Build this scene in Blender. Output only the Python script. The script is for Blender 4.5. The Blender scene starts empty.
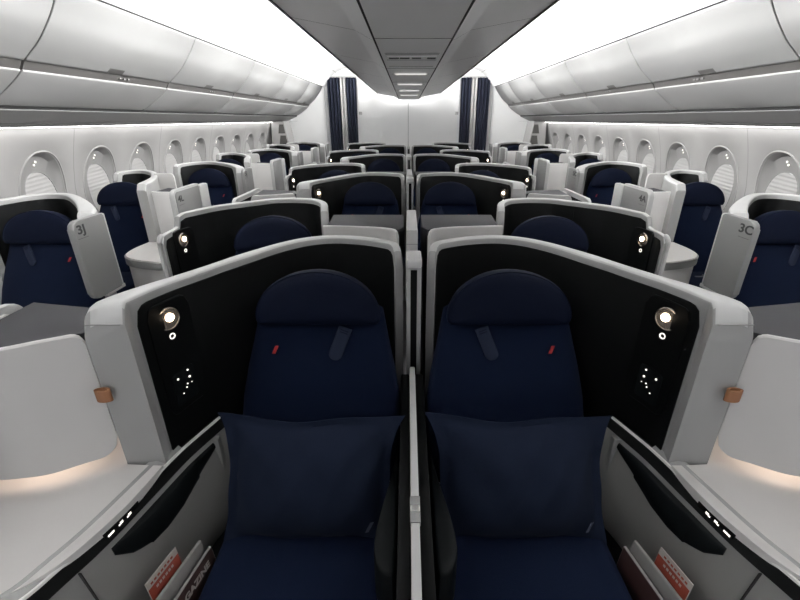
import bpy, bmesh, math, random
from mathutils import Vector
random.seed(4)
SC = bpy.context.scene
COL = SC.collection
PI = math.pi
ROW = 2.25            # distance between two rows of the same column
C_END = 9.76
Y_END = 10.4          # bulkhead

# ------------------------------------------------------------------ materials
def mat(name, col, rough=.5, metal=0., bump=0., bscale=200., var=0., spec=.5, emit=None, estr=0., sheen=0., weave=False, vscale=6.):
    m = bpy.data.materials.new(name); m.use_nodes = True
    nt = m.node_tree; b = nt.nodes['Principled BSDF']
    b.inputs['Base Color'].default_value = (*col, 1)
    b.inputs['Roughness'].default_value = rough
    b.inputs['Metallic'].default_value = metal
    b.inputs['Specular IOR Level'].default_value = spec
    if sheen:
        b.inputs['Sheen Weight'].default_value = sheen
        b.inputs['Sheen Roughness'].default_value = .5
    if emit:
        b.inputs['Emission Color'].default_value = (*emit, 1)
        b.inputs['Emission Strength'].default_value = estr
    tc = nt.nodes.new('ShaderNodeTexCoord')
    if var:
        n = nt.nodes.new('ShaderNodeTexNoise'); n.inputs['Scale'].default_value = vscale; n.inputs['Detail'].default_value = 4
        nt.links.new(tc.outputs['Object'], n.inputs['Vector'])
        r = nt.nodes.new('ShaderNodeMix'); r.data_type = 'RGBA'
        r.inputs[6].default_value = (*[c*(1-var) for c in col], 1); r.inputs[7].default_value = (*[min(1, c*(1+var)) for c in col], 1)
        nt.links.new(n.outputs['Fac'], r.inputs[0]); nt.links.new(r.outputs[2], b.inputs['Base Color'])
    if bump:
        bp = nt.nodes.new('ShaderNodeBump'); bp.inputs['Strength'].default_value = bump; bp.inputs['Distance'].default_value = .001
        if weave:
            w1 = nt.nodes.new('ShaderNodeTexWave'); w1.inputs['Scale'].default_value = bscale; w1.bands_direction = 'X'
            w2 = nt.nodes.new('ShaderNodeTexWave'); w2.inputs['Scale'].default_value = bscale; w2.bands_direction = 'Z'
            mx = nt.nodes.new('ShaderNodeMath'); mx.operation = 'MULTIPLY'
            nz = nt.nodes.new('ShaderNodeTexNoise'); nz.inputs['Scale'].default_value = 250
            ad = nt.nodes.new('ShaderNodeMath'); ad.operation = 'ADD'
            for w in (w1, w2, nz): nt.links.new(tc.outputs['Object'], w.inputs['Vector'])
            nt.links.new(w1.outputs['Fac'], mx.inputs[0]); nt.links.new(w2.outputs['Fac'], mx.inputs[1])
            nt.links.new(mx.outputs[0], ad.inputs[0]); nt.links.new(nz.outputs['Fac'], ad.inputs[1])
            nt.links.new(ad.outputs[0], bp.inputs['Height'])
        else:
            nz = nt.nodes.new('ShaderNodeTexNoise'); nz.inputs['Scale'].default_value = bscale; nz.inputs['Detail'].default_value = 3
            nt.links.new(tc.outputs['Object'], nz.inputs['Vector']); nt.links.new(nz.outputs['Fac'], bp.inputs['Height'])
        nt.links.new(bp.outputs['Normal'], b.inputs['Normal'])
    return m

M = {
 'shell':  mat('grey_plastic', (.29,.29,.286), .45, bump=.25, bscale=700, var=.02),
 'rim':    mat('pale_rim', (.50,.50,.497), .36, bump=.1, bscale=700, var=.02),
 'white_lit': mat('white_panel_lit', (.80,.79,.78), .5, bump=.2, bscale=600, var=.02),  # lighter copy of white_panel, the stronger light farther back put into the colour
 'white':  mat('white_panel', (.56,.55,.54), .5, bump=.2, bscale=600, var=.02),
 'table':  mat('console_top', (.66,.64,.625), .42, bump=.1, bscale=500, var=.02),
 'plate':  mat('brushed_grey', (.22,.22,.218), .45, metal=.3, bump=.3, bscale=500, var=.04),
 'leather':mat('black_leather', (.0008,.0011,.0013), .6, bump=.15, bscale=500, var=.1, spec=.12),
 'black':  mat('black_plastic', (.0016,.0019,.0021), .55, bump=.05, spec=.1, var=.05),
 'pad':    mat('armrest_leather', (.0020,.003,.0036), .6, bump=.2, bscale=400, var=.1, spec=.12),
 'greytop':mat('dark_grey_top', (.017,.017,.0195), .7, spec=.25, bump=.3, bscale=500, var=.05),
 'bright': mat('trim_highlight', (.85,.84,.82), .3, var=.01),  # near-white colour stands in for the highlight on the chrome edge
 'chrome': mat('chrome_trim', (.75,.74,.72), .35, metal=1., var=.02),
 'fabric': mat('navy_fabric', (.0033,.0060,.0165), .95, bump=.6, bscale=160, var=.14, sheen=.012, weave=True, spec=.04),
 'head':   mat('navy_leather', (.0020,.0036,.0108), .7, bump=.2, bscale=300, var=.06, spec=.06),
 'pillow': mat('navy_pillow', (.0052,.0080,.0175), .9, bump=.35, bscale=120, var=.15, sheen=.01, spec=.06),
 'tab':    mat('slate_blue_strap', (.009,.013,.027), .85, spec=.15, bump=.3, bscale=300, var=.08),
 'pmark':  mat('grey_blue_mark', (.03,.037,.06), .8, var=.05),
 'red':    mat('red_mark', (.24,.005,.006), .8, var=.05),
 'tan':    mat('tan_leather', (.23,.10,.045), .6, bump=.3, bscale=300, var=.1),
 'lens':   mat('lamp_lens', (.9,.85,.75), .3, emit=(1,.80,.58), estr=10, var=.01),
 'icon':   mat('lit_icon', (.8,.8,.75), .4, emit=(1,.93,.85), estr=.8, var=.01),
 'glassy': mat('lamp_reflector', (.30,.27,.24), .25, metal=.8, var=.02),
 'under':  mat('console_light', (1,.9,.8), .4, emit=(1,.80,.66), estr=3.2, var=.01),
 'led':    mat('cove_led', (1,1,1), .4, emit=(1,.995,.985), estr=76, var=.001),
 'wash':   mat('wall_led', (1,1,1), .4, emit=(1,.985,.97), estr=8.5, var=.001),
 'wall':   mat('sidewall', (.32,.315,.31), .55, bump=.25, bscale=400, var=.02),
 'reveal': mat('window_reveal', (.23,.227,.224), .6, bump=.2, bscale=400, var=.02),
 'dome':   mat('dome_lamp', (.9,.9,.88), .4, emit=(1,.99,.97), estr=.55, var=.01),
 'shade':  mat('window_shade', (.34,.335,.33), .6, bump=.2, bscale=80, var=.03),
 'bin':    mat('bin_door', (.25,.25,.248), .6, bump=.2, bscale=400, var=.015),
 'binlow': mat('bin_lower', (.30,.30,.297), .45, bump=.2, bscale=400, var=.02),
 'side':   mat('drawer_front', (.22,.218,.213), .5, bump=.25, bscale=700, var=.02),
 'rail':   mat('ceiling_rail', (.035,.035,.035), .5, var=.05),
 'recess': mat('bin_recess', (.065,.062,.06), .6, bump=.2, bscale=300, var=.05),
 'latch':  mat('bin_latch', (.07,.068,.066), .5, var=.05),
 'seam':   mat('dark_seam', (.012,.012,.012), .8, var=.1),
 'soft':   mat('soft_seam', (.22,.22,.215), .8, var=.1),
 'ceil':   mat('ceiling_panel', (.90,.90,.895), .32, bump=.25, bscale=350, var=.02),
 'cove':   mat('cove_white', (.85,.85,.85), .6, var=.01),
 'bulk':   mat('bulkhead', (.88,.88,.875), .6, bump=.15, bscale=300, var=.015),
 'curt':   mat('navy_curtain', (.0035,.0065,.020), .85, bump=.3, bscale=200, var=.15, weave=True),
 'curtg':  mat('grey_curtain', (.50,.49,.48), .85, bump=.3, bscale=200, var=.06),
 'pane':   mat('dark_pane', (.055,.053,.05), .35, var=.1),
 'carpet': mat('bounce_carpet', (.42,.42,.43), .95, bump=.6, bscale=300, var=.2),  # unseen floor, lightened to bounce light up to the ceiling
 'ink':    mat('dark_print', (.02,.02,.022), .6, var=.05),
 'card':   mat('card_white', (.34,.32,.30), .6, var=.04),
 'cardred':mat('card_red', (.24,.040,.022), .6, var=.06),
 'mag':    mat('magazine_cover', (.030,.011,.010), .6, var=.3, vscale=18),
 'paper':  mat('magazine_paper', (.20,.195,.19), .6, var=.05),
 'buckle': mat('buckle_metal', (.12,.12,.11), .4, metal=.7, var=.05),
}

# ------------------------------------------------------------------ mesh helpers
def link(name, bm, m, parent=None, smooth=35, recalc=True):
    if recalc: bmesh.ops.recalc_face_normals(bm, faces=bm.faces[:])
    me = bpy.data.meshes.new(name); bm.to_mesh(me); bm.free()
    mats = m if isinstance(m, (list, tuple)) else [m]
    for x in mats: me.materials.append(M[x])
    if smooth:
        me.shade_smooth(); me.set_sharp_from_angle(angle=math.radians(smooth))
    o = bpy.data.objects.new(name, me); COL.objects.link(o)
    if parent is not None: o.parent = parent
    return o

def tag(o, label=None, cat=None, group=None, kind=None):
    if label: o['label'] = label
    if cat: o['category'] = cat
    if group: o['group'] = group
    if kind: o['kind'] = kind
    return o

def empty(name, label, cat, group=None):
    o = bpy.data.objects.new(name, None); COL.objects.link(o); o.empty_display_size = .1
    return tag(o, label, cat, group)

def loft(bm, rings, closed=True, caps=True, loop=False, mi=0):
    vs = [[bm.verts.new(p) for p in r] for r in rings]
    n = len(vs[0]); R = len(vs)
    for i in range(R if loop else R-1):
        a, b = vs[i], vs[(i+1) % R]
        for j in range(n if closed else n-1):
            k = (j+1) % n
            try: bm.faces.new((a[j], a[k], b[k], b[j])).material_index = mi
            except ValueError: pass
    if caps and closed and not loop:
        for r in (vs[0], vs[-1]):
            try: bm.faces.new(r).material_index = mi
            except ValueError: pass
    return vs

def box(bm, x0, x1, y0, y1, z0, z1, bev=0., seg=2, mi=0):
    pts = [Vector((x, y, z)) for x in (x0, x1) for y in (y0, y1) for z in (z0, z1)]
    v = [bm.verts.new(p) for p in pts]
    fs = [bm.faces.new([v[i] for i in q]) for q in ((0,1,3,2),(4,6,7,5),(0,4,5,1),(2,3,7,6),(0,2,6,4),(1,5,7,3))]
    for f in fs: f.material_index = mi
    if bev:
        es = list({e for f in fs for e in f.edges})
        r = bmesh.ops.bevel(bm, geom=es, offset=bev, segments=seg, affect='EDGES', profile=.5)
        for f in r['faces']: f.material_index = mi
    return v

def prism(bm, pts, axis, a, b, bev=0., seg=2):
    """polygon given in the two other axes, extruded along axis from a to b"""
    def P(u, v, w):
        return {'x': (w, u, v), 'y': (u, w, v), 'z': (u, v, w)}[axis]
    lo = [bm.verts.new(P(u, v, a)) for u, v in pts]; hi = [bm.verts.new(P(u, v, b)) for u, v in pts]
    n = len(pts); f0 = bm.faces.new(lo); f1 = bm.faces.new(hi[::-1])
    for i in range(n): bm.faces.new((lo[i], hi[i], hi[(i+1) % n], lo[(i+1) % n]))
    if bev:
        es = list(f0.edges)+list(f1.edges)
        bmesh.ops.bevel(bm, geom=es, offset=bev, segments=seg, affect='EDGES', profile=.5)

def rrect(u0, u1, v0, v1, r, n=6):
    """rounded rectangle, r a number or (lower-left, lower-right, upper-right, upper-left)"""
    if not isinstance(r, (tuple, list)): r = (r,)*4
    out = []
    for (cu, cv, a0), q in zip((((u0), (v0), PI), ((u1), (v0), 1.5*PI), ((u1), (v1), 0), ((u0), (v1), .5*PI)), r):
        sx = 1 if cu == u0 else -1; sy = 1 if cv == v0 else -1
        for i in range(n+1):
            a = a0+i*.5*PI/n
            out.append((cu+sx*q+q*math.cos(a), cv+sy*q+q*math.sin(a)))
    return out

def tube(bm, pts, r, n=10, caps=True):
    pts = [Vector(p) for p in pts]; rings = []
    up = Vector((0, 0, 1))
    for i, p in enumerate(pts):
        t = (pts[min(i+1, len(pts)-1)]-pts[max(i-1, 0)]).normalized()
        a = t.cross(up)
        if a.length < .05: a = t.cross(Vector((1, 0, 0)))
        a.normalize(); b = a.cross(t)
        rings.append([p+a*r*math.cos(2*PI*k/n)+b*r*math.sin(2*PI*k/n) for k in range(n)])
    loft(bm, rings, caps=caps)

def disc(bm, c, nrm, r, t, n=24, r2=None):
    """short cylinder from c along nrm"""
    nrm = Vector(nrm).normalized(); a = nrm.cross(Vector((0, 0, 1))).normalized(); b = nrm.cross(a); c = Vector(c)
    r2 = r if r2 is None else r2
    loft(bm, [[c+nrm*h+(a*math.cos(2*PI*k/n)+b*math.sin(2*PI*k/n))*q for k in range(n)] for h, q in ((0, r), (t*.7, r), (t, r2))])

def ringtube(bm, c, nrm, R, r, n=28, m=8):
    nrm = Vector(nrm).normalized(); a = nrm.cross(Vector((0, 0, 1))).normalized(); b = nrm.cross(a); c = Vector(c)
    rings = []
    for k in range(n):
        d = a*math.cos(2*PI*k/n)+b*math.sin(2*PI*k/n)
        rings.append([c+d*(R+r*math.cos(2*PI*j/m))+nrm*r*math.sin(2*PI*j/m) for j in range(m)])
    loft(bm, rings, loop=True)

def spline(pts, n):
    """Catmull-Rom through 2D/3D points, resampled evenly"""
    P = [Vector(p) for p in pts]; P = [2*P[0]-P[1]]+P+[2*P[-1]-P[-2]]; fine = []
    for i in range(1, len(P)-2):
        for k in range(24):
            t = k/24
            fine.append(.5*((2*P[i])+(P[i+1]-P[i-1])*t+(2*P[i-1]-5*P[i]+4*P[i+1]-P[i+2])*t*t+(3*P[i]-P[i-1]-3*P[i+1]+P[i+2])*t**3))
    fine.append(P[-2])
    L = [0]
    for a, b in zip(fine, fine[1:]): L.append(L[-1]+(b-a).length)
    out = []; j = 0
    for k in range(n):
        s = L[-1]*k/(n-1)
        while j < len(L)-2 and L[j+1] < s: j += 1
        d = L[j+1]-L[j]
        out.append(fine[j].lerp(fine[j+1], (s-L[j])/d if d else 0))
    return out, L[-1]

def lerp_table(tab, s):
    if s <= tab[0][0]: return tab[0][1]
    for (a, va), (b, vb) in zip(tab, tab[1:]):
        if s <= b: return va+(vb-va)*(s-a)/(b-a)
    return tab[-1][1]

def text(name, body, size, loc, rot, m, parent, ext=.0008):
    cu = bpy.data.curves.new(name, 'FONT'); cu.body = body; cu.size = size; cu.offset = .0012; cu.extrude = ext; cu.align_x = 'CENTER'; cu.align_y = 'CENTER'
    tmp = bpy.data.objects.new(name, cu); COL.objects.link(tmp)
    dg = bpy.context.evaluated_depsgraph_get(); dg.update()
    me = bpy.data.meshes.new_from_object(tmp.evaluated_get(dg)); bpy.data.objects.remove(tmp)
    me.materials.clear(); me.materials.append(M[m])
    o = bpy.data.objects.new(name, me); COL.objects.link(o); o.location = loc; o.rotation_euler = rot; o.parent = parent
    return o

# ------------------------------------------------------------------ curved privacy shells
class Wall:
    """a thick curved wall standing along a plan path: s runs from the aisle end (0) to the other end (1)"""
    def __init__(self, path, side, th, zt, r0=.05, r1=.06, ro=.04, n=64, z0=None):
        pts, self.L = spline([(side*x, y) for x, y in path], n)
        self.n, self.side, self.th, self.zt, self.r0, self.r1, self.ro, self.z0 = n, side, th, zt, r0, r1, ro, z0
        self.pts = pts; self.nrm = []
        for i in range(n):
            t = (pts[min(i+1, n-1)]-pts[max(i-1, 0)]).normalized()
            # the seat is on the near/inner side of the path
            self.nrm.append(Vector((t.y, -t.x))*(-side) if False else Vector((-t.y, t.x))*(1 if side < 0 else -1))
        c = Vector((sum(p.x for p in pts)/n, min(p.y for p in pts)))
        if (c-pts[n//2]).dot(self.nrm[n//2]) < 0: self.nrm = [-v for v in self.nrm]
    def top(self, i, drop=0., rr=None):
        s = i/(self.n-1); z = lerp_table(self.zt, s)-drop
        a, b = s*self.L, (1-s)*self.L
        for d, r in ((a, self.r0), (b, self.r1)):
            if r and d < r: z -= r-math.sqrt(max(0, r*r-(r-d)**2))
        return z
    def pt(self, i, off, z):
        p = self.pts[i]+self.nrm[i]*off
        return Vector((p.x, p.y, z))
    def thick(self, i): return lerp_table(self.th, i/(self.n-1))
    def body(self, bm, skip=None):
        rings = []
        for i in range(self.n):
            t = self.thick(i); z = self.top(i); ro = min(lerp_table([(0,self.ro),(.2,self.ro),(.4,.012),(1,.012)], i/(self.n-1)), t*.6); ri = min(.012, t*.25)
            zb = lerp_table(self.z0, i/(self.n-1)) if self.z0 else 0; r = [self.pt(i, 0, zb), self.pt(i, 0, max(zb+.01, z-ro-.012))]
            for k in range(7):
                a = .5*PI*k/6; r.append(self.pt(i, ro-ro*math.cos(a), z-ro+ro*math.sin(a)))
            for k in range(4):
                a = .5*PI*k/3; r.append(self.pt(i, t-ri+ri*math.sin(a), z-ri+ri*math.cos(a)))
            r.append(self.pt(i, t, max(zb+.01, z-ro-.012))); r.append(self.pt(i, t, zb)); rings.append(r)
        loft(bm, rings)
    def inner(self, bm, s0, s1, zlow, border, rc=.06, lift=.004, r1c=None):
        """the black lining set on the inner face"""
        i0, i1 = round(s0*(self.n-1)), round(s1*(self.n-1)); rings = []
        for i in range(i0, i1+1):
            zz = lerp_table(self.zt, i/(self.n-1))-border
            a = (i-i0)/(self.n-1)*self.L; b = (i1-i)/(self.n-1)*self.L
            for d, r in ((a, rc), (b, r1c or rc)):
                if d < r: zz -= r-math.sqrt(max(0, r*r-(r-d)**2))
            t = self.thick(i)
            rings.append([self.pt(i, t-.002, zlow), self.pt(i, t-.002, zz), self.pt(i, t+lift*.6, zz-.001), self.pt(i, t+lift, zz-.006), self.pt(i, t+lift, zlow)])
        loft(bm, rings)
    def at(self, y, branch=None):
        """sample whose y is nearest (aisle half of the path)"""
        return min(range(self.n//2), key=lambda i: abs(self.pts[i].y-y))
    def patch(self, bm, i0, i1, z0, z1, lift, t=.005, rc=.02):
        """rounded patch on the inner face between samples i0..i1 (floats allowed)"""
        lo, hi = min(i0, i1), max(i0, i1); m = 14; rings = []
        for k in range(m+1):
            f = lo+(hi-lo)*k/m; i = int(f); j = min(i+1, self.n-1); q = f-i
            d = min(f-lo, hi-f)/(self.n-1)*self.L
            e = rc-math.sqrt(max(0, rc*rc-(rc-d)**2)) if d < rc else 0
            def P(off, z):
                return (self.pt(i, self.thick(i)+off, z)).lerp(self.pt(j, self.thick(j)+off, z), q)
            rings.append([P(lift-.003, z0+e), P(lift-.003, z1-e), P(lift+t*.6, z1-e-.0005), P(lift+t, z1-e-.003), P(lift+t, z0+e+.003), P(lift+t*.6, z0+e+.0005)])
        loft(bm, rings)

A_PATH = [(.862,.955),(.866,1.02),(.838,1.10),(.797,1.18),(.727,1.29),(.638,1.43),(.588,1.512),(.53,1.595),(.459,1.665),(.377,1.705),(.289,1.71),(.196,1.685),(.12,1.645),(.065,1.595),(.047,1.545)]
B_PATH = [(1.215,1.93),(1.225,2.03),(1.215,2.13),(1.19,2.21),(1.12,2.35),(1.02,2.45),(.94,2.52),(.86,2.59),(.76,2.615),(.66,2.61),(.57,2.57),(.51,2.49),(.48,2.40),(.465,2.30)]
W_PATH = [(1.99,3.22),(2.005,3.33),(2.09,3.56),(2.19,3.76),(2.30,3.95),(2.42,4.09),(2.53,4.17),(2.64,4.15),(2.70,4.05),(2.72,3.95)]
J_PATH = [(1.70,2.23),(1.72,2.29),(1.77,2.36),(1.87,2.47),(2.00,2.60),(2.12,2.71),(2.22,2.78),(2.31,2.80),(2.40,2.77),(2.46,2.69),(2.49,2.58),(2.50,2.45),(2.50,2.35)]

def lamp(bmR, bmL, c, nrm, r):
    ringtube(bmR, c, nrm, r, r*.13)
    disc(bmR, Vector(c)-Vector(nrm).normalized()*.002, nrm, r*.97, .004)

def make_shell(kind, s):
    path = {'A': A_PATH, 'B': B_PATH, 'W': W_PATH, 'J': J_PATH}[kind]
    th = {'A': [(0,.107),(.08,.103),(.2,.078),(.33,.055),(.5,.046),(.9,.04),(1,.03)],
          'B': [(0,.03),(.12,.03),(.2,.04),(1,.04)],
          'W': [(0,.07),(.1,.07),(.3,.05),(.5,.05),(1,.05)],
          'J': [(0,.085),(.1,.085),(.25,.07),(.5,.05),(1,.05)]}[kind]
    zt = {'A': [(0,1.207),(.3,1.2),(1,1.2)],
          'B': [(0,1.13),(.125,1.135),(.14,1.188),(.17,1.2),(1,1.2)],
          'W': [(0,1.2),(1,1.2)],
          'J': [(0,1.185),(.2,1.2),(1,1.2)]}[kind]
    w = Wall(path, s, th, zt, r0=.05 if kind != 'B' else .03, r1=.075, ro=.045 if kind == 'A' else .02, n=72 if kind in 'AB' else 56, z0=[(0,.82),(.24,.82),(.26,0)] if kind == 'J' else None)
    root = empty('privacy_shell', '', 'seat shell')
    bm = bmesh.new(); w.body(bm)
    bm.normal_update()
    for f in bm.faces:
        if abs(f.normal.z) < .42: f.material_index = 1  # upright faces get the darker grey, shading from top light painted in
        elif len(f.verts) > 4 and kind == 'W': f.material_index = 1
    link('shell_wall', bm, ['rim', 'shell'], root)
    bm = bmesh.new()
    if kind == 'A': w.inner(bm, .072, .982, .42, .026, .055, r1c=.065)
    elif kind == 'B': w.inner(bm, .012, .982, .42, .026, .03, r1c=.06)
    elif kind == 'W': w.inner(bm, .1, .97, .42, .03, .05)
    else: w.inner(bm, .13, .97, .42, .03, .06)
    link('inner_lining', bm, 'leather', root)
    # vertical stitched seam of the lining, behind the head
    if kind in 'AB':
        i = round(.70*(w.n-1)) if kind == 'A' else round(.46*(w.n-1))
        bm = bmesh.new(); w.patch(bm, i-.09, i+.09, .6, w.top(i)-.04, .004, .0012, .0005); link('lining_seam', bm, 'black', root)
    if kind == 'A':
        # thin joint between the rim and the pillar under it
        bm = bmesh.new(); ring = []
        for i in (0,): pass
        zj = 1.160
        box(bm, *sorted((s*.850, s*.758)), .9535, .956, zj-.0012, zj+.0012)
        link('pillar_joint', bm, 'soft', root)
    # reading light and controls
    if kind in 'AB':
        y = {'A': 1.15, 'B': 2.115}[kind]; zc = {'A': 1.105, 'B': 1.072}[kind]
        i = w.at(y); t = w.thick(i)
        nrm = w.nrm[i]; nv = Vector((nrm.x, nrm.y, 0))
        bm = bmesh.new()
        k = 1/w.L*(w.n-1)
        w.patch(bm, i-.075*k, i+.085*k, zc-.31, zc+.055, .004, .006, .03)
        pl = link('light_plate', bm, 'black', root)
        c = w.pt(i, t+.011, zc)
        bm = bmesh.new(); ringtube(bm, c, nv, .033, .0035); disc(bm, c-nv*.004, nv, .033, .006)
        rd = link('reading_light', bm, 'glassy', root)
        bm = bmesh.new()
        disc(bm, c+nv*.001+Vector((0,0,.004))+Vector((-nv.y,nv.x,0))*-.004*s, nv, .0125, .006, r2=.011); link('lens', bm, 'lens', rd)
        bm = bmesh.new(); ringtube(bm, w.pt(i, t+.011, zc-.056), nv, .0078, .0020); link('light_button', bm, 'icon', root)
        if kind == 'A':
            bm = bmesh.new(); w.patch(bm, i-.045*k, i+.05*k, zc-.288, zc-.173, .010, .002, .006); cp = link('control_panel', bm, 'pad', root)
            for du, dz, r in ((-.022,-.178,.0055),(.024,-.168,.005),(.026,-.193,.006),(.006,-.222,.004),(-.012,-.235,.0035),(.030,-.215,.003),(.012,-.212,.004)):
                f = i+du*k; q = int(f); p = w.pt(q, w.thick(q)+.0122, zc-.018+dz).lerp(w.pt(q+1, w.thick(q+1)+.0122, zc-.018+dz), f-q)
                bm = bmesh.new(); disc(bm, p, nv, r*.62, .0015, 10); link('touch_icon', bm, 'icon', cp)
    if kind == 'B':
        # pale edge around the free end of the low black wing
        bm = bmesh.new(); pth = []
        e = Vector(w.pt(0, .013, 0))
        for z in (.3, .6, .9, 1.06): pth.append((e.x, e.y-.006, z))
        for a in range(1, 6): pth.append((e.x, e.y-.006+.035*(1-math.cos(.5*PI*a/5)), 1.095+.035*math.sin(.5*PI*a/5)))
        tube(bm, pth, .0095); link('edge_trim', bm, 'rim', root)
    return root

# ------------------------------------------------------------------ seats
def sring(cx, cy, z, hw, ht, tilt=0., n=28, p=3.2):
    """super-elliptic ring of half width hw and half thickness ht, in a plane tilted about x"""
    out = []
    for k in range(n):
        a = 2*PI*k/n; ca, sa = math.cos(a), math.sin(a)
        u = hw*math.copysign(abs(ca)**(2/p), ca); v = ht*math.copysign(abs(sa)**(2/p), sa)
        out.append((cx+u, cy+v*math.cos(tilt), z-v*math.sin(tilt)))
    return out

def make_seat(s):
    """origin under the head; s is the side on which the aisle lies"""
    root = empty('cabin_seat', '', 'seat')
    y0 = lambda z: -.235+.40*(z-.45)         # front face of the backrest
    bm = bmesh.new(); rings = []
    for z, hw, ht in ((.40,.25,.05),(.42,.280,.06),(.5,.292,.066),(.6,.295,.066),(.7,.288,.064),(.8,.270,.061),(.88,.251,.058),(.95,.236,.055),(1.0,.226,.045),(1.01,.205,.03)):
        rings.append(sring(0, y0(z)+.066, z, hw, ht, .38))
    loft(bm, rings); back = link('backrest', bm, 'fabric', root, 60)
    # headrest: half-round cushion
    def outline(sc, dz=0):
        pts = []
        W, H = .222, .186; zb = .972
        for k in range(25):
            a = PI*k/24; ca, sa = math.cos(a), math.sin(a)
            pts.append((W*math.copysign(abs(ca)**1., ca), zb+.022+(H-.022)*abs(sa)**.97))
        pts += [(-W*.985, zb+.008), (-W*.95, zb), (0, zb-.002), (W*.95, zb), (W*.985, zb+.008)]
        c = (0, zb+.085)
        return [(c[0]+(u-c[0])*sc, c[1]+(v-c[1])*sc+dz) for u, v in pts]
    bm = bmesh.new(); rings = []
    for dy, sc in ((.085,.74),(.078,.82),(.06,.90),(.038,.965),(.018,.995),(.006,.99),(-.002,.965),(-.010,.88),(-.016,.6),(-.018,.25)):
        rings.append([(u, -.045+dy+.22*(v-.96), v) for u, v in outline(sc)])
    loft(bm, rings); hd = link('headrest', bm, 'head', root, 60)
    bm = bmesh.new(); o = outline(.972)[:25]
    tube(bm, [(u, -.0455+.22*(v-.96), v) for u, v in o], .0028, 6); link('piping', bm, 'head', hd)
    # cushion
    bm = bmesh.new(); rings = []
    for z, f in ((.30,.95),(.315,.985),(.35,1.),(.42,1.),(.437,.99),(.446,.965),(.451,.90),(.453,.6)):
        rings.append([(u*f, -.565+v*f, z) for u, v in rrect(-.256, .256, -.36, .34, .05)])
    loft(bm, rings); link('seat_cushion', bm, 'fabric', root, 60)
    bm = bmesh.new(); box(bm, -.24, .24, -.86, -.18, .0, .31, .02); link('seat_base', bm, 'black', root)
    # shoulder-belt tab and red mark; strap lies towards the other seat of the pair
    bm = bmesh.new(); hl, hw = .062, .024
    pts = [(-hw, hl), (hw, hl)]+[(hw*math.cos(a), -hl+hw-hw*math.sin(a)) for a in [PI*k/8 for k in range(9)]]
    prism(bm, pts, 'y', 0, .007, .002)
    tb = link('strap_tab', bm, 'tab', root)
    tb.location = (-s*.075, y0(.905)-.008, .907); tb.rotation_euler = (-.36, -s*.40, 0)
    bm = bmesh.new(); box(bm, -.014, .014, -.001, .002, hl-.022, hl-.018); box(bm, -.014, .014, -.001, .002, hl-.014, hl-.010)
    link('stitching', bm, 'fabric', tb)
    bm = bmesh.new(); prism(bm, [(-.012,-.014),(.0,-.014),(.012,.014),(.0,.014)], 'y', 0, .003)
    rm = link('red_mark', bm, 'red', root); rm.location = (s*.155, y0(.885)-.0035, .885); rm.rotation_euler = (-.38, 0, 0); tag(rm, 'small slanted red stripe sewn on the backrest')
    # padded dark armrest on the inner side
    pl = [(.058,1.10),(.075,1.0),(.098,.88),(.111,.79),(.106,.73),(.085,.697),(.060,.690)]
    pp, _ = spline(pl, 22)
    rings = []
    for z, f in ((.40,1.),(.585,1.),(.594,.985),(.598,.95),(.600,.80)):
        cx, cy = .078, .87
        rings.append([(-s*(.338-(cx+(x-cx)*f)), cy+(y-cy)*f-1.37, z) for x, y in [(q.x, q.y) for q in pp]+[(.054,.70),(.054,1.09)]])
    bm = bmesh.new(); loft(bm, rings)
    link('armrest', bm, 'pad', root, 50)
    # belt buckle on the cushion
    bm = bmesh.new(); box(bm, -.035, .035, -.40, -.36, .452, .468, .004); box(bm, -.10, -.035, -.392, -.368, .452, .457); link('belt_buckle', bm, 'buckle', root)
    return root

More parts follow.
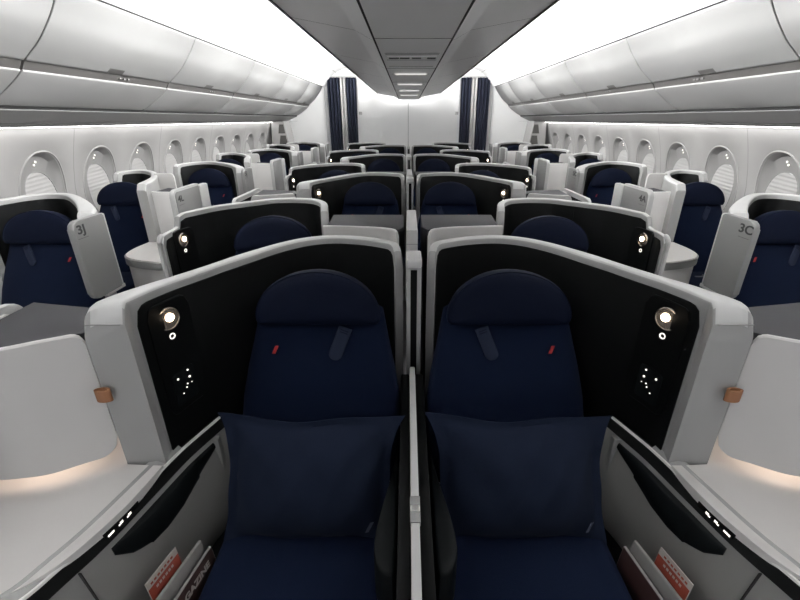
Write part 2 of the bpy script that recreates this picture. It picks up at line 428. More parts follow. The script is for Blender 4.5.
def make_pillow(cx, name_label):
    """flanged rectangular pillow leaning on the backrest"""
    n, mrow = 44, 36
    bm = bmesh.new(); front, rear = [], []
    W, H = .256, .197
    for j in range(mrow+1):
        v = -1+2*j/mrow; fr, rr = [], []
        for i in range(n+1):
            u = -1+2*i/n
            # gently waisted edges, corners pulled out at the top
            top = max(0, v)
            uu = u*(W*(1.0+.17*top**3*abs(u)**2-.02*(1-v*v)+.015*max(0, -v)**3))
            vv = v*H-.022*top**2*(1-u*u)-.006*math.cos(u*5+1)*top+.004*max(0, -v)*u*u
            fu, fv = .10, .13                                   # flange widths
            iu, iv = max(0, 1-abs(u)-fu)/(1-fu), max(0, 1-abs(v)-fv)/(1-fv)
            puff = .115*(1-(1-min(1, iu*1.15))**2.2)**.8*(1-(1-min(1, iv*1.15))**2.2)**.8
            wr = .0035*math.sin(u*9+v*5)*(1 if puff > .01 else .6)+.003*math.sin(u*15-v*7)*min(1, iu*3)*min(1, iv*3)
            if abs(v) > 1-fv or abs(u) > 1-fu: wr += .005*math.sin(u*6+v*8)
            fr.append((uu, -puff*.75-.003+wr, vv)); rr.append((uu, puff*.5+.003+wr, vv))
        front.append(fr); rear.append(rr)
    vf = [[bm.verts.new(p) for p in r] for r in front]; vr = [[bm.verts.new(p) for p in r] for r in rear]
    for g, flip in ((vf, 0), (vr, 1)):
        for j in range(mrow):
            for i in range(n):
                q = [g[j][i], g[j][i+1], g[j+1][i+1], g[j+1][i]]
                bm.faces.new(q[::-1] if flip else q)
    border = [(0, i) for i in range(n)]+[(j, n) for j in range(mrow)]+[(mrow, i) for i in range(n, 0, -1)]+[(j, 0) for j in range(mrow, 0, -1)]
    for (a, b), (c, d) in zip(border, border[1:]+border[:1]):
        bm.faces.new((vf[a][b], vr[a][b], vr[c][d], vf[c][d]))
    o = link('pillow', bm, 'pillow', None, 60)
    o.location = (cx, .99, .606); o.rotation_euler = (-.50, 0, 0)
    tag(o, name_label, 'pillow', 'pillows on the nearest seats')
    bm = bmesh.new(); prism(bm, [(-.010,-.016),(.0,-.016),(.012,.016),(.002,.016)], 'y', 0, .002)
    k = link('woven_mark', bm, 'pmark', o); k.location = (.192, -.050, -.128); k.rotation_euler = (.35, 0, .45); tag(k, 'small slanted grey-blue stripe')
    return o

# ------------------------------------------------------------------ consoles, monitor housings, doors
def make_console_inner(s):
    """white side table of an inner centre seat, with drawer front, armrest and sockets"""
    root = empty('side_console', '', 'console')
    edge, _ = spline([(.753,.949),(.762,.88),(.779,.787),(.816,.677),(.851,.618),(.901,.573),(.98,.53),(1.1,.505),(1.24,.50)], 40)
    out = [(1.24,1.24),(.865,1.24),(.865,.949)]
    bm = bmesh.new(); prism(bm, [(s*p.x, p.y) for p in edge]+[(s*x, y) for x, y in out], 'z', .672, .70, .003); link('table_top', bm, 'table', root)
    # slanted grey band, bright line, black band, side face: swept along the lower path
    low, _ = spline([(.683,1.181),(.712,1.10),(.74,1.015),(.77,.88),(.803,.736),(.834,.645),(.868,.567),(.94,.505),(1.1,.462),(1.24,.455)], 60)
    def sweep(prof, name, m, i0=0, i1=60):
        bm = bmesh.new(); rings = []
        for i in range(i0, i1):
            t = (low[min(i+1, 59)]-low[max(i-1, 0)]).normalized(); nr = Vector((t.y, -t.x))
            if nr.x > 0 and i < 30: nr = -nr
            rings.append([(s*(low[i].x+nr.x*o), low[i].y+nr.y*o, z) for o, z in prof])
        loft(bm, rings); return link(name, bm, m, root)
    sweep([(-.06,.66),(-.05,.699),(-.027,.701),(-.004,.689),(-.003,.66)], 'edge_band', 'shell', 9)
    sweep([(-.003,.683),(-.002,.692),(.003,.691),(.0045,.685)], 'bright_edge', 'bright')
    sweep([(-.02,.684),(.002,.684),(.020,.655),(-.02,.652)], 'black_band', 'black')
    sweep([(-.03,.656),(.018,.656),(.026,.60),(.046,.45),(.05,.30),(-.03,.30)], 'side_panel', 'side')
    sweep([(-.05,.30),(-.02,.30),(-.02,.0),(-.05,.0)], 'kick_panel', 'black')
    def lowpt(y, off):
        i = min(range(45), key=lambda k: abs(low[k].y-y))
        t = (low[i+1]-low[max(i-1, 0)]).normalized(); nr = Vector((t.y, -t.x))
        if nr.x > 0: nr = -nr
        p = low[i]+nr*off
        return Vector((s*p.x, p.y)), Vector((s*nr.x, nr.y))
    # padded armrest: boat-shaped
    bm = bmesh.new(); rings = []; m = 26
    for k in range(m+1):
        f = k/m; y = 1.15+(.735-1.15)*f
        p, nr = lowpt(y, .004)
        prof = max(.04, lerp_table([(0,.0),(.12,.28),(.3,.62),(.5,.92),(.65,1.),(.8,.92),(.92,.62),(1,.16)], f))
        hgt = .012+.085*prof; dep = .006+.016*prof
        zt = .638
        r = []
        for q in range(9):
            a = PI*q/8; z = zt-hgt/2+hgt/2*math.cos(a)
            o = .014+(.656-z)*.14+dep*max(0, math.sin(a))**.5-.004
            r.append((p.x+nr.x*o, p.y+nr.y*o, z))
        rings.append(r)
    loft(bm, rings); link('armrest_pad', bm, 'pad', root, 50)
    # vertical joint of the drawer front
    bm = bmesh.new(); p, nr = lowpt(.665, .033)
    rings = [[(p.x-.0015, p.y, z), (p.x+nr.x*.0005, p.y-.0015, z), (p.x+.0015, p.y, z)] for z in (.65, .31)]
    loft(bm, [[(p.x+nr.x*(.14*(.60-z)-.012), p.y-.0015, z), (p.x+nr.x*(.14*(.60-z)-.0025), p.y-.0015, z), (p.x+nr.x*(.14*(.60-z)-.0025), p.y+.0015, z), (p.x+nr.x*(.14*(.60-z)-.012), p.y+.0015, z)] for z in (.652,.60,.45,.35)]); link('panel_joint', bm, 'seam', root)
    # end post beside the pillow
    bm = bmesh.new(); p, nr = lowpt(1.125, .024); box(bm, p.x-.012, p.x+.012, p.y-.012, p.y+.012, .32, .65, .004); link('end_post', bm, 'plate', root)
    # three socket symbols
    bm = bmesh.new(); p, nr = lowpt(.745, .011); q, _ = lowpt(.835, .011)
    d = Vector((q.x-p.x, q.y-p.y, 0)); ln = d.length; d.normalize(); nv = Vector((nr.x, nr.y, 0)); c0 = Vector((p.x, p.y, .668))
    rings = []
    for a, b in ((0,-.013),(0,.013)): pass
    def slab(u0, u1, z0, z1, o0, o1):
        v = [bm.verts.new(c0+d*u+nv*o+Vector((0, 0, z))) for u in (u0, u1) for o in (o0, o1) for z in (z0, z1)]
        for qd in ((0,1,3,2),(4,6,7,5),(0,4,5,1),(2,3,7,6),(0,2,6,4),(1,5,7,3)): bm.faces.new([v[x] for x in qd])
    slab(0, ln, -.013, .013, -.004, .002); so = link('socket_panel', bm, 'black', root)
    bm = bmesh.new()
    slab(.008, .026, -.003, .003, .001, .003)
    slab(.040, .046, -.006, .002, .001, .003); slab(.045, .054, -.001, .006, .001, .003)
    slab(.066, .072, -.006, .002, .001, .003); slab(.071, .080, -.001, .006, .001, .003)
    link('socket_symbol', bm, 'icon', so)
    # body under the table, aisle side
    bm = bmesh.new(); prism(bm, [(s*x, y) for x, y in ((.90,.60),(1.0,.545),(1.225,.52),(1.225,1.22),(.90,1.22))], 'z', .0, .672, .01); link('console_body', bm, 'shell', root)
    return root

def make_console_window(s):
    """round-ended white table on the aisle side of a window seat"""
    root = empty('side_console', '', 'console')
    pts, _ = spline([(2.07,3.26),(2.085,3.05),(2.06,2.90),(1.98,2.80),(1.86,2.74),(1.72,2.70),(1.66,2.70)], 30)
    P = [(p.x, p.y) for p in pts]+[(1.66,3.26)]
    cx, cy = 1.80, 3.05
    def sc(f): return [(s*(cx+(x-cx)*f), cy+(y-cy)*f) for x, y in P]
    bm = bmesh.new(); prism(bm, sc(.965), 'z', .735, .752, .004); link('table_top', bm, 'table', root)
    bm = bmesh.new(); prism(bm, sc(1.0), 'z', .695, .745, .010); link('edge_band', bm, 'plate', root)
    bm = bmesh.new(); prism(bm, sc(.955), 'z', .0, .70, .006); link('console_body', bm, 'white', root)
    return root

def slabpath(bm, plan, z0, z1, th, side, r_first=(.03,.06), r_last=(0,0), n=40):
    """a curved upright panel: plan path, thickness, rounded corners at the first end (top, bottom)"""
    pts, L = spline([(side*x, y) for x, y in plan], n); rings = []
    for i, p in enumerate(pts):
        t = (pts[min(i+1, n-1)]-pts[max(i-1, 0)]).normalized(); nr = Vector((-t.y, t.x))
        if nr.y < 0: nr = -nr
        a, b = L*i/(n-1), L*(n-1-i)/(n-1); zt, zb = z1, z0
        for d, (rt, rb) in ((a, r_first), (b, r_last)):
            if rt and d < rt: zt -= rt-math.sqrt(max(0, rt*rt-(rt-d)**2))
            if rb and d < rb: zb += rb-math.sqrt(max(0, rb*rb-(rb-d)**2))
        q = p+nr*th; e = .004
        rings.append([(p.x, p.y, zb+e), (p.x, p.y, zt-e), (p.x+nr.x*e, p.y+nr.y*e, zt), (q.x-nr.x*e, q.y-nr.y*e, zt), (q.x, q.y, zt-e), (q.x, q.y, zb+e), (q.x-nr.x*e, q.y-nr.y*e, zb), (p.x+nr.x*e, p.y+nr.y*e, zb)])
    loft(bm, rings)
    return pts

def make_monitor_outer(s):
    """screen housing for an outer centre seat, seen from behind over the side table"""
    root = empty('screen_housing', '', 'screen housing')
    plan = [(.870,.962),(.905,.940),(.95,.915),(1.02,.875),(1.10,.858),(1.17,.852)]
    bm = bmesh.new(); slabpath(bm, plan, .736, 1.132, .016, s, (.03,.06), (.03,.02)); link('back_panel', bm, 'white', root)
    bm = bmesh.new(); prism(bm, [(s*x, y) for x, y in ((.875,.992),(.95,.937),(1.02,.895),(1.10,.878),(1.175,.872),(1.185,1.19),(1.0,1.15),(.865,1.115))], 'z', 1.02, 1.122, .004); link('grey_top', bm, 'greytop', root)
    bm = bmesh.new(); prism(bm, [(s*x, y) for x, y in ((.872,.990),(.95,.94),(1.02,.905),(1.16,.90),(1.165,1.17),(1.0,1.14),(.870,1.105))], 'z', .83, 1.02); link('housing_core', bm, 'black', root)
    bm = bmesh.new(); prism(bm, [(s*x, y) for x, y in ((.93,1.125),(.935,1.131),(1.15,1.183),(1.155,1.175))], 'z', .84, 1.01); link('screen', bm, 'black', root)
    # warm light under the panel
    bm = bmesh.new(); prism(bm, [(s*x, y) for x, y in ((.975,.925),(1.02,.900),(1.15,.885),(1.15,.97),(1.02,.985),(.985,1.0))], 'z', .815, .828); link('under_light', bm, 'under', root)
    # leather pull between the panel and the pillar
    bm = bmesh.new(); rings = []; ax, ay = s*.848, .938
    for k in range(13):
        a = 2*PI*k/12
        rings.append(None)
    o = [(ax+.017*math.cos(2*PI*k/16)*(1.25 if True else 1), ay+.011*math.sin(2*PI*k/16)) for k in range(16)]
    i_ = [(ax+(x-ax)*.72, ay+(y-ay)*.60) for x, y in o]
    loft(bm, [[(x, y, .94) for x, y in o], [(x, y, .975) for x, y in o], [(x, y, .975) for x, y in i_], [(x, y, .94) for x, y in i_]], loop=True)
    tag(link('leather_pull', bm, 'tan', root), 'tan leather loop')
    return root

def make_monitor_inner(s):
    """screen housing for the next inner seat, standing behind the nearer shells"""
    root = empty('screen_housing', '', 'screen housing')
    bm = bmesh.new(); slabpath(bm, [(.085,2.06),(.12,2.10),(.2,2.13),(.32,2.15),(.47,2.165)], .45, 1.13, .016, s, (.03,.0), (.0,.0)); link('back_panel', bm, 'white', root)
    bm = bmesh.new(); prism(bm, [(s*x, y) for x, y in ((.05,2.20),(.075,2.13),(.13,2.12),(.2,2.15),(.32,2.17),(.455,2.185),(.457,2.27),(.472,2.50),(.05,2.50))], 'z', .95, 1.118, .004); link('grey_top', bm, 'greytop', root)
    bm = bmesh.new(); prism(bm, [(s*x, y) for x, y in ((.06,2.14),(.44,2.2),(.44,2.48),(.06,2.48))], 'z', .0, .95); link('housing_core', bm, 'black', root)
    bm = bmesh.new(); box(bm, *sorted((s*.08, s*.42)), 2.478, 2.486, .68, .93, .003); link('screen', bm, 'black', root)
    return root

def make_monitor_window(s):
    root = empty('screen_housing', '', 'screen housing')
    bm = bmesh.new(); slabpath(bm, [(2.03,3.30),(1.98,3.288),(1.90,3.275),(1.78,3.27),(1.645,3.27)], .755, 1.13, .016, s, (.03,.03), (0,0)); link('back_panel', bm, 'white_lit', root)
    bm = bmesh.new(); prism(bm, [(s*x, y) for x, y in ((2.0,3.32),(1.9,3.294),(1.645,3.29),(1.645,3.40),(2.0,3.54))], 'z', 1.0, 1.122, .004); link('grey_top', bm, 'greytop', root)
    bm = bmesh.new(); prism(bm, [(s*x, y) for x, y in ((1.97,3.34),(1.66,3.31),(1.66,3.39),(1.97,3.52))], 'z', .0, 1.0); link('housing_core', bm, 'black', root)
    bm = bmesh.new(); slabpath(bm, [(2.03,3.72),(2.1,3.725),(2.2,3.73)], .3, 1.215, .014, s, (.03,0), (.0,0)); link('wing_panel', bm, 'white', root)
    bm = bmesh.new(); box(bm, *sorted((s*2.185, s*2.215)), 3.70, 3.75, .9, 1.17, .006); link('wing_hinge', bm, 'chrome', root)
    bm = bmesh.new(); ax, ay = s*2.03, 3.29
    o = [(ax+.02*math.cos(2*PI*k/16), ay+.014*math.sin(2*PI*k/16)) for k in range(16)]
    i_ = [(ax+(x-ax)*.72, ay+(y-ay)*.60) for x, y in o]
    loft(bm, [[(x, y, .97) for x, y in o], [(x, y, 1.005) for x, y in o], [(x, y, 1.005) for x, y in i_], [(x, y, .97) for x, y in i_]], loop=True)
    tag(link('leather_pull', bm, 'tan', root), 'tan leather loop')
    return root

def make_door(kind, s):
    """sliding privacy door along the aisle"""
    root = empty('aisle_door', '', 'door')
    if kind == 'A':
        x0, x1, ya, yb, z0, z1 = 1.195, 1.222, .62, 1.17, .0, 1.142
        bm = bmesh.new(); prism(bm, rrect(ya, yb, z0, z1, (.02,.02,.05,.05)), 'x', s*x0, s*x1, .006, 3); link('door_panel', bm, 'rim', root)
        bm = bmesh.new(); prism(bm, rrect(ya+.03, yb-.02, .75, z1-.03, .03), 'x', s*(x0-.003), s*(x0+.002)); link('inner_face', bm, 'black', root)
        bm = bmesh.new(); box(bm, *sorted((s*(x0-.014), s*x0)), 1.03, 1.10, 1.085, 1.125, .004); link('latch', bm, 'chrome', root)
    elif kind == 'J':
        bm = bmesh.new(); prism(bm, rrect(1.945, 2.165, .80, 1.195, (.035,.008,.008,.035)), 'x', s*1.60, s*1.632, .008, 3); link('door_panel', bm, 'plate', root)
        bm = bmesh.new(); box(bm, *sorted((s*1.602, s*1.628)), 2.158, 2.182, .80, 1.195, .008); link('door_edge', bm, 'rim', root)
        bm = bmesh.new(); box(bm, *sorted((s*1.61, s*1.64)), 2.05, 2.20, .78, .80, .004); link('slide_rail', bm, 'chrome', root)
    else:
        bm = bmesh.new(); prism(bm, rrect(2.87, 3.25, .0, 1.20, (.01,.01,.02,.045)), 'x', s*1.60, s*1.632, .006, 3); link('door_panel', bm, 'rim', root)
        bm = bmesh.new(); prism(bm, rrect(2.885, 3.235, .41, 1.185, (.01,.01,.012,.035)), 'x', s*1.5965, s*1.604, .001); link('grey_face', bm, 'plate', root)
        bm = bmesh.new(); box(bm, *sorted((s*1.592, s*1.640)), 3.245, 3.38, .0, 1.185, .010); link('door_post', bm, 'rim', root)
    return root

# ------------------------------------------------------------------ copying and naming
def children(o): return [c for c in bpy.data.objects if c.parent == o]
def copy_tree(o, parent=None):
    c = o.copy(); COL.objects.link(c)
    if parent is not None: c.parent = parent
    for ch in KIDS[o.name]:
        copy_tree(ch, c)
    return c

SIDE = {-1: 'left', 1: 'right'}
COLUMN = {'A': 'inner centre column', 'B': 'outer centre column', 'W': 'window column', 'J': 'aisle column by the windows'}
ROWW = ['nearest row', 'second row', 'third row', 'last row']
PLACE = {'A': (.338, 1.37), 'B': (.755, 2.27), 'W': (2.43, 3.62), 'J': (2.165, 2.42)}
WHAT = {'cabin_seat': ('navy fabric seat with half-round headrest', 'seat', 'navy cabin seats'),
        'privacy_shell': ('curved pale-rimmed shell with black lining', 'seat shell', 'shells around the cabin seats'),
        'side_console': ('white side table', 'console', 'side tables beside the seats'),
        'screen_housing': ('screen housing with white back and dark grey top', 'screen housing', 'screen housings in front of the seats'),
        'aisle_door': ('sliding grey door along the aisle', 'door', 'sliding aisle doors')}
KIDS = {}
def build_kids():
    KIDS.clear()
    for o in bpy.data.objects: KIDS[o.name] = []
    for o in bpy.data.objects:
        if o.parent is not None: KIDS[o.parent.name].append(o)

def describe(o, base, kind, s, r, n):
    what, cat, grp = WHAT[base]
    rw = ROWW[r] if n == 4 else ['nearest row', 'middle row', 'last row'][r]
    tag(o, '%s, %s %s, %s' % (what, SIDE[s], COLUMN[kind], rw), cat, grp)

protos = []
for s in (-1, 1):
    for kind in 'ABWJ':
        seat = make_seat(s if kind in 'AB' else -s); seat.location = (s*PLACE[kind][0]-(.008 if kind in 'AB' else 0), PLACE[kind][1], 0)
        protos.append((seat, 'cabin_seat', kind, s, range(4) if kind != 'W' else range(3)))
        protos.append((make_shell(kind, s), 'privacy_shell', kind, s, range(4) if kind != 'W' else range(3)))
    protos.append((make_console_inner(s), 'side_console', 'A', s, range(1)))
    protos.append((make_console_window(s), 'side_console', 'W', s, range(2)))
    protos.append((make_monitor_outer(s), 'screen_housing', 'B', s, range(4)))
    protos.append((make_monitor_inner(s), 'screen_housing', 'A', s, range(3)))
    protos.append((make_monitor_window(s), 'screen_housing', 'W', s, range(3)))
    protos.append((make_door('A', s), 'aisle_door', 'A', s, range(4)))
    protos.append((make_door('J', s), 'aisle_door', 'J', s, range(4)))
    protos.append((make_door('W', s), 'aisle_door', 'W', s, range(3)))
build_kids()
doors = {}
for o, base, kind, s, rows in protos:
    n = 4 if kind != 'W' else 3
    y = o.location.y
    for r in rows:
        c = o if r == 0 else copy_tree(o)
        c.location.y = y+ROW*r
        describe(c, base, kind, s, r, n)
        if base == 'aisle_door': doors[(kind, s, r)] = c
        if base == 'screen_housing' and kind == 'A':
            c['label'] = 'screen housing with grey top, %s of the centre line, behind %s of inner seats' % (SIDE[s], ROWW[r])

# seat numbers on the doors
for (kind, s, r), body in {('J',-1,0):'3J', ('J',1,0):'3C', ('W',-1,0):'4L', ('W',1,0):'4A', ('J',-1,1):'5J', ('J',1,1):'5C'}.items():
    d = doors[(kind, s, r)]
    if kind == 'J':
        # towards the free upper corner
        loc = (s*1.5990, 1.990, 1.152); sz = .058
    else:
        loc = (s*1.5960, 2.945, 1.135); sz = .058
    rz = PI/2 if s < 0 else -PI/2
    tx = text('seat_number', body, sz, loc, (PI/2, 0, rz), 'ink', d); tx.scale = (1.3, 1, 1)
    bm = bmesh.new(); box(bm, -.0004, .0004, -.035, .035, -.001, .001); ln = link('number_line', bm, 'recess', d); ln.location = (loc[0], loc[1], loc[2]-.04)

# ------------------------------------------------------------------ pillows, magazines, divider
make_pillow(-.336, 'navy pillow leaning on the nearest seat left of the centre divider')
make_pillow(.324, 'navy pillow leaning on the nearest seat right of the centre divider')

def make_reading(s):
    """magazine and card standing in the pocket between side panel and cushion"""
    w = 'left' if s < 0 else 'right'
    def leaf(name, p0, p1, z0, z1, th, m):
        """upright sheet between two plan points"""
        d = Vector((s*(p1[0]-p0[0]), p1[1]-p0[1])); bm = bmesh.new()
        box(bm, -th/2, th/2, 0, d.length, 0, z1-z0, .0008)
        o = link(name, bm, m); o.location = (s*p0[0], p0[1], z0); o.rotation_euler = (0, s*.08, math.atan2(-d.x, d.y)); return o, d.length
    e = .0019
    c, L = leaf('menu_card', (.676,.685), (.652,.788), .36, .562, .003, 'card'); tag(c, 'white and red card standing in the pocket below the %s armrest pad' % w, 'card', 'reading matter in the seat pockets')
    bm = bmesh.new(); box(bm, -e, e, .001, L-.001, .10, .178); k = link('red_band', bm, 'cardred', c); tag(k, 'red lower band')
    for i in range(7):
        bm = bmesh.new(); box(bm, -e-.0004, e+.0004, .012+.0115*i, .019+.0115*i, .185, .191); link('printed_line', bm, 'cardred', c)
    for i in range(6):
        bm = bmesh.new(); box(bm, -e-.0004, e+.0004, .022+.0105*i, .029+.0105*i, .160, .168); link('white_line', bm, 'card', c)
    for j, (p0, p1, z1, m) in enumerate((((.684,.55),(.620,.845),.508,'paper'), ((.657,.53),(.600,.850),.478,'mag'))):
        o, L = leaf('magazine', p0, p1, .30, z1, .010, m)
        tag(o, ('pale booklet between the card and the dark magazine, %s pocket' if j == 0 else 'dark red magazine nearest the cushion in the %s pocket') % w, 'magazine', 'reading matter in the seat pockets')
        bm = bmesh.new(); box(bm, -.0038, .0038, .001, L+.0015, .004, z1-.30+.002); link('pages', bm, 'paper', o)
        if m == 'mag' and s < 0:
            text('magazine_title', 'MAGAZINE', .030, (.0055, .225, .145), (PI/2, 0, PI/2), 'card', o, .0004)
    bm = bmesh.new(); box(bm, *sorted((s*.60, s*.74)), .5, 1.05, .27, .30, .004)
    p = link('seat_pocket', bm, 'black'); tag(p, 'dark pocket floor holding magazines beside the %s nearest cushion' % w, 'pocket', 'seat pockets')
for s in (-1, 1): make_reading(s)

dv = empty('centre_divider', 'slim pale divider bar in black frame between the two nearest seats', 'divider')
bm = bmesh.new(); prism(bm, rrect(.30, 1.40, .70, .768, (.0,.0,.03,.0)), 'x', -.021, -.001, .004, 3); link('divider_bar', bm, 'rim', dv)
bm = bmesh.new(); box(bm, -.053, -.0225, .28, 1.40, .0, .722, .004); box(bm, .0005, .031, .28, 1.40, .0, .722, .004); link('black_frame', bm, 'black', dv)
bm = bmesh.new(); box(bm, -.0235, .0015, .70, .775, .755, .7715, .002); lt = link('latch', bm, 'plate', dv)
bm = bmesh.new(); box(bm, -.0225, .0005, .729, .747, .757, .773, .002); disc(bm, (-.011,.728,.772), (0,0,1), .003, .001, 10); link('latch_button', bm, 'chrome', lt)
for r in range(4):
    cp = empty('centre_post', 'grey post with a black slot between the inner shells, %s' % ROWW[r], 'post', 'grey posts on the centre line')
    dy = ROW*r; x = -.006
    bm = bmesh.new(); box(bm, x-.028, x+.028, 1.45, 1.56, 0, 1.145, .005); link('post_column', bm, 'shell', cp)
    bm = bmesh.new(); box(bm, x-.029, x+.029, 1.435, 1.56, 1.145, 1.178, .008, 3); link('post_cap', bm, 'rim', cp)
    bm = bmesh.new(); box(bm, x-.012, x+.012, 1.446, 1.452, .60, 1.135); link('slot', bm, 'leather', cp)
    cp.location.y = dy
    if r < 3:
        c2 = empty('centre_screen_post', 'pale post between the two grey-topped housings behind the %s' % ROWW[r], 'post', 'pale posts between the housings')
        bm = bmesh.new(); box(bm, -.034, .022, 2.05, 2.56, 0, 1.135, .006); link('post_body', bm, 'rim', c2)
        bm = bmesh.new(); box(bm, -.0345, .0225, 2.048, 2.054, 1.062, 1.0645); link('joint', bm, 'soft', c2)
        c2.location.y = dy

# ------------------------------------------------------------------ cabin: floor, walls, windows
Y0 = -2.6
bm = bmesh.new(); box(bm, -3.05, 3.05, Y0, 11.6, -.06, 0); tag(link('floor', bm, 'carpet', None, 0), kind='structure')
WIN = [3.44+.678*k for k in range(-8, 9)]
def wall_x(z):
    tab = [(0,2.80),(.3,2.89),(.6,2.95),(.9,2.965),(1.1,2.945),(1.25,2.91),(1.4,2.865),(1.5,2.83),(1.60,2.795)]
    return lerp_table(tab, z)
def arch(a, hw, zc, hu, hd, p=2.3):
    ca, sa = math.cos(a), math.sin(a)
    return hw*math.copysign(abs(ca)**(2/p), ca), zc+(hu if sa > 0 else hd)*math.copysign(abs(sa)**(2/p), sa)
WY_END = WIN[-1]+.34
for s, nm in ((-1, 'left'), (1, 'right')):
    bm = bmesh.new(); N = 64
    for yc in WIN:
        rings = [[], [], [], [], []]
        for k in range(N):
            a = 2*PI*k/N+PI/N
            # outer square boundary reached along the same direction
            ca, sa = math.cos(a), math.sin(a); hw, zu, zd, zc = .339, .52, .56, 1.06
            t = min(hw/abs(ca) if abs(ca) > 1e-6 else 9, (zu if sa > 0 else zd)/abs(sa) if abs(sa) > 1e-6 else 9)
            yb, zb = ca*t, zc+sa*t
            for cy_, cz_ in ((hw,zu),(-hw,zu),(-hw,-zd),(hw,-zd)):
                da = (math.atan2(cz_, cy_)-a+PI) % (2*PI)-PI
                if abs(da) < PI/N+1e-6: yb, zb = cy_, zc+cz_
            rings[0].append((s*wall_x(zb), yc+yb, zb))
            u, z = arch(a, .236, 1.045, .367, .36); rings[1].append((s*wall_x(z), yc+u, z))
            u, z = arch(a, .226, 1.045, .355, .35); rings[2].append((s*(wall_x(z)+.008), yc+u, z))
            u, z = arch(a, .198, 1.05, .325, .32); rings[3].append((s*(max(wall_x(z)+.012, wall_x(1.25)+.026)), yc+u, z))
            u, z = arch(a, .155, 1.03, .225, .25); rings[4].append((s*(wall_x(1.2)+.046), yc+u, z))
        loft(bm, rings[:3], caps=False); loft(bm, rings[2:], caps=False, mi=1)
    # strips above, below and beyond
    for z0, z1 in ((0., .5), (1.58, 1.64)):
        zs = [z0+(z1-z0)*k/4 for k in range(5)]
        loft(bm, [[(s*wall_x(z), y, z) for z in zs] for y in (WIN[0]-.339, WIN[-1]+.339)], closed=False, caps=False)
    bmesh.ops.remove_doubles(bm, verts=bm.verts[:], dist=.0005)
    wl = link('wall_'+nm, bm, ['wall', 'reveal'], None, 40); tag(wl, kind='structure')
    bm = bmesh.new(); zs = [1.64*j/12 for j in range(13)]
    loft(bm, [[(s*wall_x(min(z, 1.6)), y, z) for z in zs] for y in (WIN[-1]+.339, Y_END+.03)], closed=False, caps=False)
    tag(link('wall_end_'+nm, bm, 'wall', None, 40), kind='structure')
    bm = bmesh.new()
    for k in range(0, len(WIN), 2):
        y = WIN[k]+.339 if False else WIN[k]+.339
        zs = [.3+1.27*j/16 for j in range(17)]
        loft(bm, [[(s*(wall_x(z)-.0012), yy, z) for z in zs] for yy in (y-.004, y+.004)], closed=False, caps=False)
    tag(link('trim_%d' % (1 if s < 0 else 2), bm, 'soft', None), kind='structure')
    for i, yc in enumerate(WIN):
        if yc < 1.2: continue
        wn = bpy.data.objects.new('window_%d' % (i+1+(30 if s > 0 else 0)), None); COL.objects.link(wn); wn.location = (s*2.83, yc, 1.06); tag(wn, kind='structure')
        bm = bmesh.new(); rings = []
        for k in range(56):
            a = 2*PI*k/56; u, z = arch(a, .236, 1.045, .367, .36); p = Vector((s*wall_x(z)-s*2.83, u, z-1.06))
            c = Vector((0, u, z-1.06)).normalized()
            rings.append([p+c*.007*math.cos(2*PI*j/6)+Vector((s, 0, 0))*.006*math.sin(2*PI*j/6) for j in range(6)])
        loft(bm, rings, loop=True); link('bezel', bm, 'wall', wn)
        # pleated shade pulled down behind the reveal
        bm = bmesh.new(); P = [arch(2*PI*k/40, .160, 1.03, .232, .258) for k in range(40)]
        rows = []
        nz = 30
        for j in range(nz+1):
            z = .79+(1.262-.79)*j/nz
            dz = (z-1.03)/(.232 if z > 1.03 else .258); dz = max(-1, min(1, dz)); hw = .16*(1-abs(dz)**2.3)**(1/2.3)
            off = .050+.003*(j % 2)
            rows.append([(s*(wall_x(1.2)+off)-s*2.83, -hw+2*hw*i2/6, z-1.06+.010*(i2-3)/3) for i2 in range(7)])
        loft(bm, rows, closed=False, caps=False); sh = link('shade', bm, 'shade', wn, 0)
        md = sh.modifiers.new('thickness', 'SOLIDIFY'); md.thickness = .004
        bm = bmesh.new(); rings = []
        for k in range(40):
            a = 2*PI*k/40; u, z = arch(a, .157, 1.03, .228, .25); p = Vector((s*(wall_x(1.2)+.047)-s*2.83, u, z-1.06)); c = Vector((0, u, z-1.03)).normalized()
            rings.append([p+c*.004*math.cos(2*PI*j/6)+Vector((s, 0, 0))*.004*math.sin(2*PI*j/6) for j in range(6)])
        loft(bm, rings, loop=True); link('shade_gasket', bm, 'soft', wn)
        bm = bmesh.new()
        for dy, dz in ((-.012,-.010),(.010,.012)):
            disc(bm, (s*(wall_x(1.25)+.028)-s*2.83, dy-.01, 1.322+dz-1.06), (-s, 0, 0), .008, .003, 12)
        link('shade_button', bm, 'icon', wn)

# ------------------------------------------------------------------ overhead: profile lines (distance from centre line, height)
def strip(pts, y0, y1, ny=2):
    return [[(x, y0+(y1-y0)*k/(ny-1), z) for x, z in pts] for k in range(ny)]
def sweep_long(name, m, prof, s, y0, y1, thick=0., parent=None, smooth=40):
    """an open profile swept along the cabin"""
    bm = bmesh.new(); pp, _ = spline(prof, max(16, 6*len(prof))) if len(prof) > 2 else ([Vector(p) for p in prof], 0)
    loft(bm, [[(s*p.x, y, p.y) for p in pp] for y in (y0, y1)], closed=False, caps=False)
    o = link(name, bm, m, parent, smooth)
    if thick: md = o.modifiers.new('thickness', 'SOLIDIFY'); md.thickness = thick; md.offset = 0
    return o
def line_on(bm, prof_pt, s, y0, y1, w, h):
    x, z = prof_pt; box(bm, *sorted((s*x-w/2, s*x+w/2)), y0, y1, z-h/2, z+h/2)
BIN_Y = 10.15
BINSEAM = [2.68+1.555*k for k in range(-4, 6)]
BIN = [(1.868,2.286),(1.90,2.235),(1.955,2.155),(2.05,2.045),(2.168,1.946)]
LOWER = [(2.205,1.893),(2.25,1.855),(2.32,1.805),(2.40,1.755),(2.465,1.722)]
UNDER = [(2.478,1.699),(2.55,1.668),(2.65,1.625),(2.745,1.592)]
